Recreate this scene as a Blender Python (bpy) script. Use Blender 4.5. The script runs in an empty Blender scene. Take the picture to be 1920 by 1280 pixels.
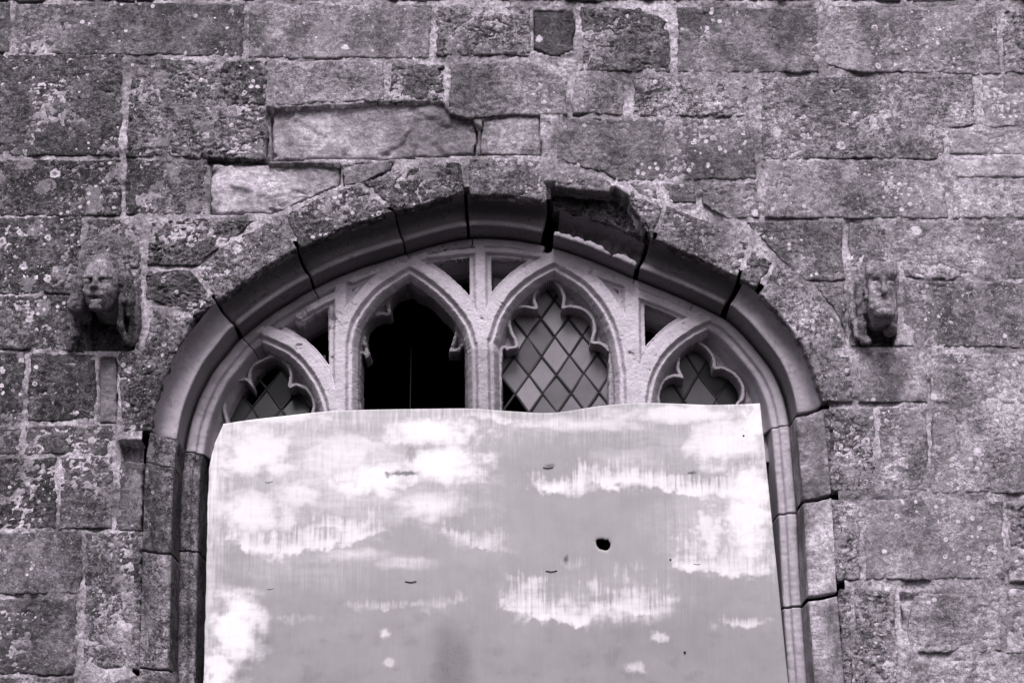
import bpy, math, random
import numpy as np
from mathutils import Vector

# ------------------------------------------------------------------ camera, sky, sun, exposure
scene = bpy.context.scene
coll = scene.collection
F, PITCH, DIST, ZC = 3733.0, math.radians(18.0), 7.5, 4.0      # focal (px at 1920 wide), tilt, metres to the wall, height aimed at
cs, sn = math.cos(PITCH), math.sin(PITCH)
CAM = np.array([0.0, -DIST * cs, ZC - DIST * sn])
cd = bpy.data.cameras.new('camera'); cam = bpy.data.objects.new('camera', cd); coll.objects.link(cam)
cam.location = CAM; cam.rotation_euler = (math.pi / 2 + PITCH, 0, 0)
cd.sensor_fit = 'HORIZONTAL'; cd.sensor_width = 36; cd.lens = F * 36 / 1920; cd.clip_end = 2000
scene.camera = cam

SUN_EL, SUN_AZ = math.radians(47), math.radians(-6)             # high, behind the camera
world = bpy.data.worlds.new('World'); scene.world = world; world.use_nodes = True
wn = world.node_tree.nodes; wl = world.node_tree.links
sky = wn.new('ShaderNodeTexSky'); sky.sky_type = 'NISHITA'; sky.sun_disc = False
sky.sun_elevation = SUN_EL; sky.sun_rotation = math.pi + SUN_AZ; sky.dust_density = 4.0
hsv = wn.new('ShaderNodeHueSaturation'); hsv.inputs['Saturation'].default_value = 0.04
wl.new(sky.outputs[0], hsv.inputs['Color'])
bg = wn['Background']; bg.inputs['Strength'].default_value = 0.05
ton = wn.new('ShaderNodeMix'); ton.data_type = 'RGBA'; ton.blend_type = 'MULTIPLY'; ton.inputs[0].default_value = 1.0   # the print's faint violet toning
wl.new(hsv.outputs[0], ton.inputs[6]); ton.inputs[7].default_value = (1.0, .955, 1.02, 1)
wl.new(ton.outputs[2], bg.inputs['Color'])
sd = bpy.data.lights.new('sun', 'SUN'); sun = bpy.data.objects.new('sun', sd); coll.objects.link(sun)
sd.energy = 1.5; sd.angle = math.radians(25); sd.color = (1.0, 0.965, 0.995)
v = Vector((math.sin(SUN_AZ) * math.cos(SUN_EL), -math.cos(SUN_AZ) * math.cos(SUN_EL), math.sin(SUN_EL)))
sun.rotation_euler = v.to_track_quat('Z', 'Y').to_euler(); sun.location = (0, -20, 30)
vs = scene.view_settings
vs.view_transform = 'Standard'; vs.look = 'None'; vs.gamma = 1.0; vs.exposure = 1.88; vs.use_curve_mapping = False

# ------------------------------------------------------------------ helpers
def W(px, py, d=0.0):
    """point of the photograph -> (X, Z) on the vertical plane y = d"""
    px = np.asarray(px, float); py = np.asarray(py, float)
    u = (px - 960) / F; w = (640 - py) / F
    t = (d - CAM[1]) / (cs - w * sn)
    return CAM[0] + t * u, CAM[2] + t * (sn + w * cs)
def WP(pts, d=0.0):
    a = np.array(pts, float); x, z = W(a[:, 0], a[:, 1], d); return np.stack([x, z], 1)

def _h(ix, iy, s):
    h = (ix.astype(np.int64) * 374761393 + iy.astype(np.int64) * 668265263 + int(s) * 1274126177) & 0xffffffff
    h = ((h ^ (h >> 13)) * 1274126177) & 0xffffffff
    return ((h ^ (h >> 16)) & 0xffff) / 65535.0
def perlin(x, y, s=0):
    x, y = np.broadcast_arrays(np.asarray(x, float), np.asarray(y, float))
    ix = np.floor(x); iy = np.floor(y); fx = x - ix; fy = y - iy
    def g(dx, dy):
        a = _h(ix + dx, iy + dy, s) * 2 * np.pi
        return np.cos(a) * (fx - dx) + np.sin(a) * (fy - dy)
    u = fx ** 3 * (fx * (fx * 6 - 15) + 10); w = fy ** 3 * (fy * (fy * 6 - 15) + 10)
    a = g(0, 0); b = g(1, 0); c = g(0, 1); e = g(1, 1)
    return ((a + (b - a) * u) * (1 - w) + (c + (e - c) * u) * w) * 1.5
def fbm(x, y, s=0, o=4, gain=.5):
    r = 0; a = 1.0; t = 0
    for i in range(o):
        r = r + a * perlin(x * 2 ** i, y * 2 ** i, s + 17 * i); t += a; a *= gain
    return r / t
def sstep(a, b, x):
    t = np.clip((x - a) / (b - a), 0, 1); return t * t * (3 - 2 * t)

def resample(p, n):
    p = np.asarray(p, float); d = np.r_[0, np.cumsum(np.hypot(*np.diff(p, axis=0).T))]
    t = np.linspace(0, d[-1], n); return np.stack([np.interp(t, d, p[:, 0]), np.interp(t, d, p[:, 1])], 1)
def plen(p):
    p = np.asarray(p); return np.hypot(*np.diff(p, axis=0).T).sum()
def smooth_curve(p, n=16):
    p = np.asarray(p, float); q = np.vstack([2 * p[0] - p[1], p, 2 * p[-1] - p[-2]]); out = []
    for i in range(1, len(q) - 2):
        for t in np.arange(n) / n:
            a, b, c, e = q[i - 1], q[i], q[i + 1], q[i + 2]
            out.append(.5 * (2 * b + (c - a) * t + (2 * a - 5 * b + 4 * c - e) * t * t + (3 * b - a - 3 * c + e) * t ** 3))
    out.append(p[-1]); return np.array(out)
def inside(poly, x, z):
    r = np.zeros(x.shape, bool); n = len(poly)
    for i in range(n):
        x0, z0 = poly[i]; x1, z1 = poly[(i + 1) % n]
        if z0 == z1: continue
        c = (z0 > z) != (z1 > z)
        r ^= c & (x < (x1 - x0) * (z - z0) / (z1 - z0) + x0)
    return r
def dist_line(poly, x, z):
    best = np.full(x.shape, 9.0)
    for (x0, z0), (x1, z1) in zip(poly[:-1], poly[1:]):
        dx, dz = x1 - x0, z1 - z0; L = dx * dx + dz * dz + 1e-12
        t = np.clip(((x - x0) * dx + (z - z0) * dz) / L, 0, 1)
        best = np.minimum(best, np.hypot(x - x0 - t * dx, z - z0 - t * dz))
    return best

def mesh_from(name, verts, quads, smooth=True, tris=None):
    me = bpy.data.meshes.new(name)
    verts = np.ascontiguousarray(verts, np.float32); quads = np.asarray(quads, np.int32).reshape(-1, 4)
    tris = np.zeros((0, 3), np.int32) if tris is None else np.asarray(tris, np.int32)
    me.vertices.add(len(verts)); me.vertices.foreach_set('co', verts.ravel())
    li = np.r_[quads.ravel(), tris.ravel()].astype(np.int32)
    me.loops.add(len(li)); me.loops.foreach_set('vertex_index', li)
    np_ = len(quads) + len(tris); me.polygons.add(np_)
    st = np.r_[np.arange(len(quads)) * 4, len(quads) * 4 + np.arange(len(tris)) * 3].astype(np.int32)
    me.polygons.foreach_set('loop_start', st)
    if smooth: me.polygons.foreach_set('use_smooth', np.ones(np_, bool))
    me.update(calc_edges=True); me.validate(); return me
def link(name, me, mat, parent=None, col=None):
    o = bpy.data.objects.new(name, me); coll.objects.link(o)
    if mat and me and not me.materials: me.materials.append(mat)
    if parent: o.parent = parent
    if col: o.color = col
    return o
def thing(name, label, cat, loc=(0, 0, 0), group=None):
    o = bpy.data.objects.new(name, None); coll.objects.link(o); o.location = loc
    o['label'] = label; o['category'] = cat
    if group: o['group'] = group
    return o
def unparent_offset(o):                       # part meshes are written in world coordinates
    if o.parent: o.location = -np.array(o.parent.location)
    return o
def grid_quads(nu, nv, base=0):
    i = np.arange(nu * nv).reshape(nu, nv) + base
    return np.stack([i[:-1, :-1], i[1:, :-1], i[1:, 1:], i[:-1, 1:]], -1).reshape(-1, 4)
def box_mesh(name, x0, x1, y0, y1, z0, z1, inward=False, skip=None):
    v = [(x, y, z) for x in (x0, x1) for y in (y0, y1) for z in (z0, z1)]
    q = [(0, 1, 3, 2), (4, 6, 7, 5), (2, 3, 7, 6), (0, 2, 6, 4), (0, 4, 5, 1), (1, 5, 7, 3)]
    if inward: q = [t[::-1] for t in q]
    if skip is not None: q.pop(skip)
    return mesh_from(name, v, q, smooth=False)

# ------------------------------------------------------------------ materials
TR, TG, TB = 1.03, 0.932, 1.045                 # the violet-grey toning of the stone
class NT:
    def __init__(s, name):
        s.m = bpy.data.materials.new(name); s.m.use_nodes = True; s.t = s.m.node_tree; s.n = s.t.nodes; s.l = s.t.links
        s.b = s.n['Principled BSDF']; s.b.inputs['Specular IOR Level'].default_value = 0.25
    def new(s, ty, **kw):
        n = s.n.new(ty)
        for k, x in kw.items():
            if k.startswith('i_'):
                key = k[2:].replace('_', ' '); s.put(n.inputs[int(key) if key.isdigit() else key], x)
            else: setattr(n, k, x)
        return n
    def put(s, sock, x):
        if isinstance(x, bpy.types.NodeSocket): s.l.new(x, sock)
        else: sock.default_value = x
    def math(s, op, a, b=0.0, c=0.0):
        n = s.n.new('ShaderNodeMath'); n.operation = op; s.put(n.inputs[0], a); s.put(n.inputs[1], b); s.put(n.inputs[2], c); return n.outputs[0]
    def mix(s, f, a, b): return s.math('ADD', s.math('MULTIPLY', a, s.math('SUBTRACT', 1.0, f)), s.math('MULTIPLY', b, f))
    def ramp(s, x, a, b):
        n = s.new('ShaderNodeMapRange', interpolation_type='SMOOTHSTEP', i_0=x, i_1=a, i_2=b, i_3=0.0, i_4=1.0); return n.outputs[0]
    def noise(s, vec, sc, det=5.0, rough=.6, dist=0.0):
        n = s.new('ShaderNodeTexNoise', i_Vector=vec, i_Scale=sc, i_Detail=det, i_Roughness=rough, i_Distortion=dist); return n.outputs[0]
    def pos(s, rnd=True, scale=(1, 1, 1)):
        p = s.new('ShaderNodeNewGeometry').outputs['Position']
        if rnd:
            r = s.new('ShaderNodeObjectInfo').outputs['Random']
            r3 = s.new('ShaderNodeCombineXYZ', i_0=s.math('MULTIPLY', r, 37.0), i_1=s.math('MULTIPLY', r, 91.0), i_2=s.math('MULTIPLY', r, 53.0)).outputs[0]
            a = s.n.new('ShaderNodeVectorMath'); s.l.new(p, a.inputs[0]); s.l.new(r3, a.inputs[1]); p = a.outputs[0]
        if scale != (1, 1, 1):
            a = s.n.new('ShaderNodeVectorMath'); a.operation = 'MULTIPLY'; s.l.new(p, a.inputs[0]); a.inputs[1].default_value = scale; p = a.outputs[0]
        return p
    def colour(s, val, tint=(TR, TG, TB)):
        val = s.math('MULTIPLY', val, .70)
        c = s.new('ShaderNodeCombineColor', i_0=s.math('MULTIPLY', val, tint[0]), i_1=s.math('MULTIPLY', val, tint[1]), i_2=s.math('MULTIPLY', val, tint[2]))
        s.l.new(c.outputs[0], s.b.inputs['Base Color'])
    def bump(s, h, strength, dist):
        b = s.new('ShaderNodeBump', i_Strength=strength, i_Distance=dist, i_Height=h); s.l.new(b.outputs[0], s.b.inputs['Normal'])

def stone_material():
    s = NT('weathered_sandstone'); p = s.pos()
    oi = s.new('ShaderNodeObjectInfo'); sep = s.new('ShaderNodeSeparateColor', i_0=oi.outputs['Color'])
    base, dark, pale = s.math('MULTIPLY', sep.outputs[0], 1.24), sep.outputs[1], sep.outputs[2]; spot = oi.outputs['Alpha']
    big = s.noise(p, 7.0, 5, .6); mid = s.noise(p, 38.0, 8, .72, .4); fine = s.noise(p, 190.0, 6, .7)
    bed = s.noise(s.pos(scale=(12, 12, 70)), 1.0, 5, .6)
    val = s.math('MULTIPLY', base, s.math('ADD', .60, s.math('MULTIPLY', s.ramp(big, .3, .7), .8)))
    con = s.math('ADD', .30, s.math('MULTIPLY', dark, .75))
    val = s.math('MULTIPLY', val, s.math('ADD', 1.0, s.math('MULTIPLY', con, s.math('MULTIPLY', s.math('SUBTRACT', s.ramp(mid, .34, .66), .48), 1.35))))
    val = s.math('MULTIPLY', val, s.math('ADD', 1.0, s.math('MULTIPLY', con, s.math('MULTIPLY', s.math('SUBTRACT', s.ramp(fine, .33, .67), .48), 1.25))))
    val = s.math('MULTIPLY', val, s.math('ADD', .75, s.math('MULTIPLY', bed, .5)))
    blot = s.noise(s.pos(False, (1.0, 1.0, .55)), 3.2, 6, .62, .5)
    val = s.math('MULTIPLY', val, s.math('ADD', .62, s.math('MULTIPLY', s.ramp(blot, .36, .64), .85)))
    # black crust of algae, in clumps
    pf = s.pos(scale=(1, 1, 1.6))
    dk = s.math('MULTIPLY', s.ramp(s.noise(pf, 48.0, 8, .74, .8), .510, .565), s.ramp(s.noise(p, 10.0, 4, .65), .36, .52))
    sp = s.ramp(s.noise(pf, 150.0, 5, .7, .5), .56, .62)
    dk = s.math('MAXIMUM', dk, s.math('MULTIPLY', sp, .8))
    val = s.mix(s.math('MULTIPLY', dk, dark), val, s.math('MULTIPLY', base, .10))
    # pale grey lichen films
    pl = s.math('MULTIPLY', s.ramp(s.noise(p, 30.0, 8, .72, 1.2), .53, .575), s.ramp(s.noise(p, 5.0, 4, .6), .45, .58))
    val = s.mix(s.math('MULTIPLY', s.math('MULTIPLY', pl, pale), .8), val, s.math('MULTIPLY', .30, s.math('ADD', .6, s.math('MULTIPLY', fine, .8))))
    vb = s.new('ShaderNodeTexVoronoi', feature='SMOOTH_F1', i_Vector=p, i_Scale=11.0, i_Smoothness=.25)
    vc = s.new('ShaderNodeSeparateColor', i_0=vb.outputs['Color'])
    film = s.math('MULTIPLY', s.ramp(s.math('SUBTRACT', .42, s.math('ADD', vb.outputs['Distance'], s.math('MULTIPLY', s.math('SUBTRACT', s.noise(p, 22.0, 7, .7, .6), .5), 1.5))), .0, .06), s.math('GREATER_THAN', s.math('MULTIPLY', vc.outputs[0], pale), .48))
    val = s.mix(s.math('MULTIPLY', film, .65), val, s.math('MULTIPLY', .27, s.math('ADD', .7, s.math('MULTIPLY', mid, .6))))
    fl = s.ramp(s.noise(p, 75.0, 7, .74, .9), .575, .63)
    val = s.mix(s.math('MULTIPLY', fl, pale), val, .52)
    # round white lichen, some of them rings
    def spots(sc, r0, keep, whole):
        vo = s.new('ShaderNodeTexVoronoi', i_Vector=p, i_Scale=sc, i_Randomness=1.0)
        d = s.math('ADD', vo.outputs['Distance'], s.math('MULTIPLY', s.math('SUBTRACT', mid, .5), .55))
        rc = s.new('ShaderNodeSeparateColor', i_0=vo.outputs['Color'])
        rad = s.math('MULTIPLY', r0, s.math('ADD', .4, rc.outputs[1]))
        disc = s.ramp(s.math('SUBTRACT', rad, d), 0.0, .05)
        ring = s.math('MULTIPLY', s.ramp(s.math('SUBTRACT', s.math('MULTIPLY', rad, .55), d), 0.0, .05), s.math('GREATER_THAN', rc.outputs[2], whole))
        m = s.math('SUBTRACT', disc, s.math('MULTIPLY', ring, .75))
        return s.math('MULTIPLY', m, s.math('LESS_THAN', rc.outputs[0], s.math('MULTIPLY', spot, keep)))
    val = s.mix(spots(12.0, .20, .30, .45), val, .62)
    val = s.mix(s.math('MULTIPLY', spots(40.0, .30, .60, .8), s.ramp(s.noise(p, 4.0, 3, .6), .47, .57)), val, .62)
    s.colour(val); s.b.inputs['Roughness'].default_value = .92
    h = s.math('ADD', s.math('MULTIPLY', mid, .9), s.math('ADD', s.math('MULTIPLY', fine, .45), s.math('MULTIPLY', dk, -.35)))
    s.bump(h, .85, .010); return s.m
def dressed_material():
    """cleaner freestone of the mouldings and tracery; object colour: value, soot streaks, grain"""
    s = NT('dressed_freestone'); p = s.pos()
    sep = s.new('ShaderNodeSeparateColor', i_0=s.new('ShaderNodeObjectInfo').outputs['Color'])
    big = s.noise(p, 8.0, 5, .6); mid = s.noise(p, 45.0, 7, .7, .3); fine = s.noise(p, 260.0, 5, .7)
    val = s.math('MULTIPLY', sep.outputs[0], s.math('ADD', .62, s.math('MULTIPLY', big, .76)))
    val = s.math('MULTIPLY', val, s.math('ADD', .72, s.math('MULTIPLY', mid, .56)))
    val = s.math('MULTIPLY', val, s.math('ADD', .72, s.math('MULTIPLY', fine, .56)))
    dk = s.math('MULTIPLY', s.ramp(s.noise(p, 55.0, 6, .75, .6), .53, .63), s.ramp(s.noise(p, 8.0, 3, .6), .38, .60))
    val = s.mix(s.math('MULTIPLY', dk, sep.outputs[1]), val, .03)
    s.colour(val); s.b.inputs['Roughness'].default_value = .9
    s.bump(s.math('ADD', s.math('MULTIPLY', mid, .6), s.math('MULTIPLY', fine, .5)), s.math('MULTIPLY', sep.outputs[2], .7), .005); return s.m
def mortar_material():
    s = NT('lime_mortar'); p = s.pos(False)
    big = s.noise(p, 4.0, 4, .6); mid = s.noise(p, 60.0, 7, .75, .5); fine = s.noise(p, 220.0, 5, .7)
    val = s.math('MULTIPLY', .42, s.math('ADD', .40, s.math('MULTIPLY', s.ramp(big, .35, .65), 1.1)))
    val = s.math('MULTIPLY', val, s.math('ADD', .4, s.math('MULTIPLY', s.ramp(mid, .3, .7), 1.2)))
    val = s.mix(s.math('MULTIPLY', s.ramp(s.noise(p, 80.0, 6, .75, .6), .54, .60), .6), val, .04)
    val = s.mix(s.ramp(s.noise(p, 90.0, 5, .7, .8), .60, .66), val, .36)
    s.colour(val); s.b.inputs['Roughness'].default_value = .95
    s.bump(s.math('ADD', mid, s.math('MULTIPLY', fine, .5)), 1.0, .014); return s.m
def plain_material(name, v, rough=.8, tint=(TR, TG, TB), metal=0.0, nscale=30.0, var=.5):
    s = NT(name); n = s.noise(s.pos(), nscale, 5, .6)
    s.colour(s.math('MULTIPLY', v, s.math('ADD', 1 - var / 2, s.math('MULTIPLY', n, var))), tint)
    s.b.inputs['Roughness'].default_value = rough; s.b.inputs['Metallic'].default_value = metal
    s.bump(n, .2, .004); return s.m
def glass_material():
    s = NT('dusty_glass'); p = s.pos()
    sep = s.new('ShaderNodeSeparateColor', i_0=s.new('ShaderNodeObjectInfo').outputs['Color'])
    n = s.noise(p, 14.0, 4, .6); f = s.noise(p, 120.0, 5, .7)
    val = s.math('MULTIPLY', sep.outputs[0], s.math('ADD', .65, s.math('MULTIPLY', n, .7)))
    val = s.math('MULTIPLY', val, s.math('ADD', .85, s.math('MULTIPLY', f, .3)))
    s.colour(val); s.b.inputs['Roughness'].default_value = .3; s.b.inputs['Specular IOR Level'].default_value = .18
    s.bump(n, .12, .006); return s.m
def board_material():
    s = NT('whitewashed_sheet')
    a = s.new('ShaderNodeAttribute', attribute_name='wash').outputs['Fac']
    g = s.new('ShaderNodeAttribute', attribute_name='stain').outputs['Fac']
    st = s.noise(s.pos(False, (160, 160, 7)), 1.0, 5, .65); p = s.pos(False)
    f = s.noise(p, 240.0, 5, .7); b = s.noise(p, 9.0, 5, .65)
    w = s.ramp(s.math('ADD', a, s.math('MULTIPLY', s.math('SUBTRACT', st, .5), .28)), .04, 1.0)
    grey = s.math('MULTIPLY', .275, s.math('ADD', .62, s.math('ADD', s.math('MULTIPLY', b, .40), s.math('ADD', s.math('MULTIPLY', st, .18), s.math('MULTIPLY', f, .16)))))
    grey = s.math('MULTIPLY', grey, s.math('SUBTRACT', 1.0, s.math('MULTIPLY', g, s.math('ADD', .2, s.math('MULTIPLY', f, .9)))))
    s.colour(s.mix(w, grey, .70), (1.01, .96, 1.0))
    s.put(s.b.inputs['Roughness'], s.mix(w, .5, .8))
    s.bump(s.math('ADD', s.math('MULTIPLY', w, .6), s.math('ADD', s.math('MULTIPLY', st, .2), s.math('MULTIPLY', f, .15))), .35, .003); return s.m

M_STONE = stone_material(); M_DRESS = dressed_material(); M_MORTAR = mortar_material()
M_LEAD = plain_material('lead', .018, .6); M_GLASS = glass_material(); M_BOARD = board_material()
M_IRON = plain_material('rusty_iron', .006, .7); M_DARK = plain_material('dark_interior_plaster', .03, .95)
M_GRASS = plain_material('mown_grass', .022, .95, (1, .98, .92), nscale=3.0)

# ------------------------------------------------------------------ setting
def ground_mesh():                              # churchyard lawn with an invented rise behind the camera, added to block low sky
    ys = np.array([60., 0, -12, -20, -30, -45, -65, -90, -130, -400]); hs = np.array([0., 0, 0, .2, .6, 1.2, 2, 3, 5, 7])
    y = np.concatenate([np.linspace(a, b, 7)[:-1] for a, b in zip(ys[:-1], ys[1:])] + [[ys[-1]]]); x = np.linspace(-320, 320, 81)
    X, Y = np.meshgrid(x, y, indexing='ij'); H = np.interp(-Y, -ys, hs); H = H * (1 + .12 * fbm(X * .02, Y * .02, 2, 3)) + H.clip(0, 3) * .4 * fbm(X * .2, Y * .2, 3, 3)
    return mesh_from('ground', np.stack([X, Y, H], -1).reshape(-1, 3), grid_quads(*X.shape)[:, ::-1])
gr = link('ground', ground_mesh(), M_GRASS); gr['kind'] = 'structure'
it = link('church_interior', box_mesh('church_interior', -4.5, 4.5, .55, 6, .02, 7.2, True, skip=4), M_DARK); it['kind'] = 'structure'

# ------------------------------------------------------------------ the line of the arch
ARRIS_PX = [(258,1480),(262,1330),(267,1150),(271,1000),(275,880),(284,812),(301,735),(334,660),(370,610),(407,568),(480,512),(557,467),(640,430),(740,398),(810,378),(872,366),
            (950,367),(1030,380),(1115,405),(1215,447),(1300,481),(1385,521),(1424,550),(1463,592),(1501,642),(1526,698),(1540,760),(1547,830),(1556,930),(1566,1100),(1580,1280),(1593,1480)]
ARRIS = smooth_curve(WP(ARRIS_PX), 16)
ARRIS = resample(ARRIS, int(plen(ARRIS) / .005))
_t = np.gradient(ARRIS, axis=0); _t /= np.hypot(_t[:, 0], _t[:, 1])[:, None]
for _ in range(6): _t[1:-1] = (_t[:-2] + 2 * _t[1:-1] + _t[2:]) / 4
INW = np.stack([_t[:, 1], -_t[:, 0]], 1)       # towards the opening
def arris_index(px, py, d=0.0):
    x, z = W(px, py, d); return int(np.argmin(np.hypot(ARRIS[:, 0] - x, ARRIS[:, 1] - z)))
HOLE = ARRIS - INW * .03

# ------------------------------------------------------------------ stones
STY = {  # undulation, mid roughness, pits, bedding cracks, terraces, edge radius
    'n': (.0035, .0022, .0032, .004, 0, .0055), 'r': (.005, .0050, .009, .007, 0, .007),
    's': (.0025, .0013, .0012, .002, 0, .005), 'p': (.007, .002, .001, .003, .014, .012), 'v': (.0045, .0040, .006, .004, 0, .008)}
seed = [100]
def stone_mesh(name, pts, corners=None, d=0.0, proud=.003, sty='n', res=.005, back=.06, grow=True):
    seed[0] += 1; sd_ = seed[0]
    P = WP(pts, d); n = len(P); c = corners or [0, 1, 2, 3]
    if grow:
        cx_, cz_ = (P.max(0) + P.min(0)) / 2; ex, ez = np.maximum((P.max(0) - P.min(0)) / 2, .02); P = np.stack([cx_ + (P[:, 0] - cx_) * (1 - .0012 / ex), cz_ + (P[:, 1] - cz_) * (1 + .0042 / ez)], 1)
    def edge(a, b):
        idx = [a]
        while idx[-1] != b: idx.append((idx[-1] + 1) % n)
        return P[idx]
    T = edge(c[0], c[1]); R = edge(c[1], c[2]); B = edge(c[2], c[3])[::-1]; L = edge(c[3], c[0])[::-1]
    nu = max(5, int(max(plen(T), plen(B)) / res)); nv = max(5, int(max(plen(L), plen(R)) / res))
    T = resample(T, nu); B = resample(B, nu); L = resample(L, nv); R = resample(R, nv)
    u = np.linspace(0, 1, nu)[:, None]; w = np.linspace(0, 1, nv)[None, :]
    X = []
    for k in (0, 1):
        X.append((1 - w) * T[:, k][:, None] + w * B[:, k][:, None] + (1 - u) * L[:, k][None, :] + u * R[:, k][None, :]
                 - ((1 - u) * (1 - w) * T[0, k] + u * (1 - w) * T[-1, k] + (1 - u) * w * B[0, k] + u * w * B[-1, k]))
    x, z = X
    wid = np.hypot(x[-1] - x[0], z[-1] - z[0])[None, :]; hei = np.hypot(x[:, -1] - x[:, 0], z[:, -1] - z[:, 0])[:, None]
    e = np.minimum(np.minimum(u, 1 - u) * wid, np.minimum(w, 1 - w) * hei)
    lo, mi, pit, bed, ter, er = STY[sty]
    r = np.clip(er * (1 + 1.1 * fbm(x * 22, z * 22, sd_ + 5, 3)), .003, .05)
    q = np.clip(e / r, 0, 1); drop = r * (1 - np.sqrt(1 - (1 - q) ** 2))
    chip = sstep(.22, .5, fbm(x * 16, z * 16, sd_ + 9, 3)) * np.clip(1 - e / .035, 0, 1) * er * 1.5
    h = lo * 2 * fbm(x * 4, z * 6, sd_, 3) + mi * 2 * fbm(x * 30, z * 38, sd_ + 1, 4, .6)
    m = sstep(-.15, .25, fbm(x * 6, z * 6, sd_ + 2, 2))
    h = h - pit * 2.2 * m * sstep(.08, .42, fbm(x * 42, z * 58, sd_ + 3, 3, .6))
    cr = 1 - np.abs(fbm(x * 9, z * 34, sd_ + 4, 3)) * 9
    h = h - bed * np.clip(cr, 0, 1) * sstep(.0, .3, fbm(x * 5, z * 9, sd_ + 6, 2))
    if ter:
        f = fbm(x * 2.4, z * 3.6, sd_ + 7, 4, .5) * 2.6; k = np.floor(f); fr = f - k
        h = h + ter * (k + sstep(.72, .95, fr)) * .8 + ter * .14 * fbm(x * 8, z * 60, sd_ + 8, 3)
    jx = fbm(x * 30, z * 30, sd_ + 11, 3) * .007 + fbm(x * 9, z * 9, sd_ + 13, 2) * .009; jz = fbm(x * 30, z * 30, sd_ + 12, 3) * .006 + fbm(x * 7, z * 9, sd_ + 14, 2) * .008
    y = d - proud - h + drop + chip
    x = x + jx; z = z + jz
    v = np.stack([x, y, z], -1).reshape(-1, 3); qd = grid_quads(nu, nv)
    ids = np.arange(nu * nv).reshape(nu, nv)
    ring = np.r_[ids[:, 0], ids[-1, 1:], ids[-2::-1, -1], ids[0, -2:0:-1]]
    bv = v[ring].copy(); bv[:, 1] = d + back
    nb = len(v) + np.arange(len(ring)); nx = np.roll(np.arange(len(ring)), -1)
    sk = np.stack([ring, nb, nb[nx], ring[nx]], 1)
    return mesh_from(name, np.vstack([v, bv]), np.vstack([qd[:, ::-1], sk[:, ::-1]]))

wall = thing('church_wall', 'weathered lichen-spotted ashlar church wall around the boarded window', 'wall', (0, .2, 0))
window = thing('traceried_window', 'four-light Gothic stone window with cusped tracery under a broad broken arch', 'window', (float(W(915, 800)[0]), .2, 2.0))
RECESS = []
def stone(pts, sty='n', tone=(.13, .5, .4, .5), corners=None, d=0.0, parent=None, name='stone', **kw):
    if d > .004: RECESS.append((WP(pts), d))
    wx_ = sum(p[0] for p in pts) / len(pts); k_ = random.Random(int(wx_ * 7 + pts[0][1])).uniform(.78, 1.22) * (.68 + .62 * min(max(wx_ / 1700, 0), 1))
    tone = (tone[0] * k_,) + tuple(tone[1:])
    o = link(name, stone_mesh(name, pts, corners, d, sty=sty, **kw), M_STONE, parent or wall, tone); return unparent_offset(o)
def rect(x0, y0, x1, y1, dx0=0, dx1=0):       # px box; dx0/dx1 = drift of its left/right side from top to bottom
    return [(x0, y0), (x1, y0), (x1 + dx1, y1), (x0 + dx0, y1)]

# tones: albedo, black crust, pale film, white spots
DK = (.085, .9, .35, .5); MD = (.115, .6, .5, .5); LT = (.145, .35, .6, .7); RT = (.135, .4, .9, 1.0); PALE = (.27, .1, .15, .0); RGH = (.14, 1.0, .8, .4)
# top strip, then course by course (pixels of the photograph)
for x0, x1, t in ((-95, 250, MD), (258, 640, MD), (648, 1010, LT), (1018, 1330, MD), (1338, 1690, LT), (1698, 2010, RT)):
    stone([(x0, -118), (x1, -118), (x1, 0), (x0, -1)], 'n', t)
stone(rect(-95, 6, 20, 97), 'n', LT); stone([(29, 8), (458, 8), (456, 105), (27, 98)], 's', (.115, .6, .3, .3))
stone([(468, 10), (808, 10), (806, 107), (464, 107)], 's', (.15, .4, .7, .3)); stone(rect(817, 14, 994, 102), 'r', RGH)
stone([(1001, 20), (1072, 21), (1078, 40), (1074, 92), (1040, 104), (1002, 92)], 'n', (.06, .3, .25, .1), [0, 1, 3, 5], d=.012)
stone([(1090, 15), (1200, 16), (1252, 42), (1258, 133), (1084, 132), (1092, 108)], 'r', (.12, .8, .4, .2), [0, 2, 3, 4])
stone(rect(1270, 16, 1533, 134, 0, 3), 'n', (.12, .4, .5, .8)); stone([(1543, 12), (1868, 12), (1878, 138), (1620, 134), (1548, 120)], 'n', (.135, .4, .9, 1.0), [0, 1, 2, 4])
stone(rect(1884, 20, 2010, 136), 'r', (.15, 1, 1, 1))
stone([(-95, 103), (232, 104), (226, 291), (-95, 290)], 'n', (.085, .9, .25, .5)); stone([(244, 112), (503, 114), (499, 296), (235, 292)], 'r', (.115, 1, .8, .6))
stone([(514, 116), (718, 116), (722, 186), (640, 190), (514, 196)], 'n', (.18, .5, .9, .2), [0, 1, 2, 4])
stone([(733, 119), (832, 121), (834, 188), (800, 184), (728, 190)], 'r', (.11, .8, .3, .1), [0, 1, 2, 4])
stone([(844, 121), (1000, 116), (1064, 148), (1062, 214), (940, 216), (880, 222), (842, 212)], 'n', (.125, .5, .4, .2), [0, 2, 3, 6])
stone([(1074, 148), (1140, 144), (1172, 164), (1170, 214), (1074, 212)], 'n', (.14, .5, .9, .2), [0, 2, 3, 4])
stone(rect(1187, 147, 1406, 217), 'r', (.135, 1, .8, .9))
stone([(1424, 148), (1826, 142), (1828, 232), (1772, 239), (1768, 296), (1430, 297)], 'n', (.105, .7, .35, .7), [0, 1, 4, 5])
stone(rect(1842, 146, 2010, 237), 'n', RT)
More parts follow.
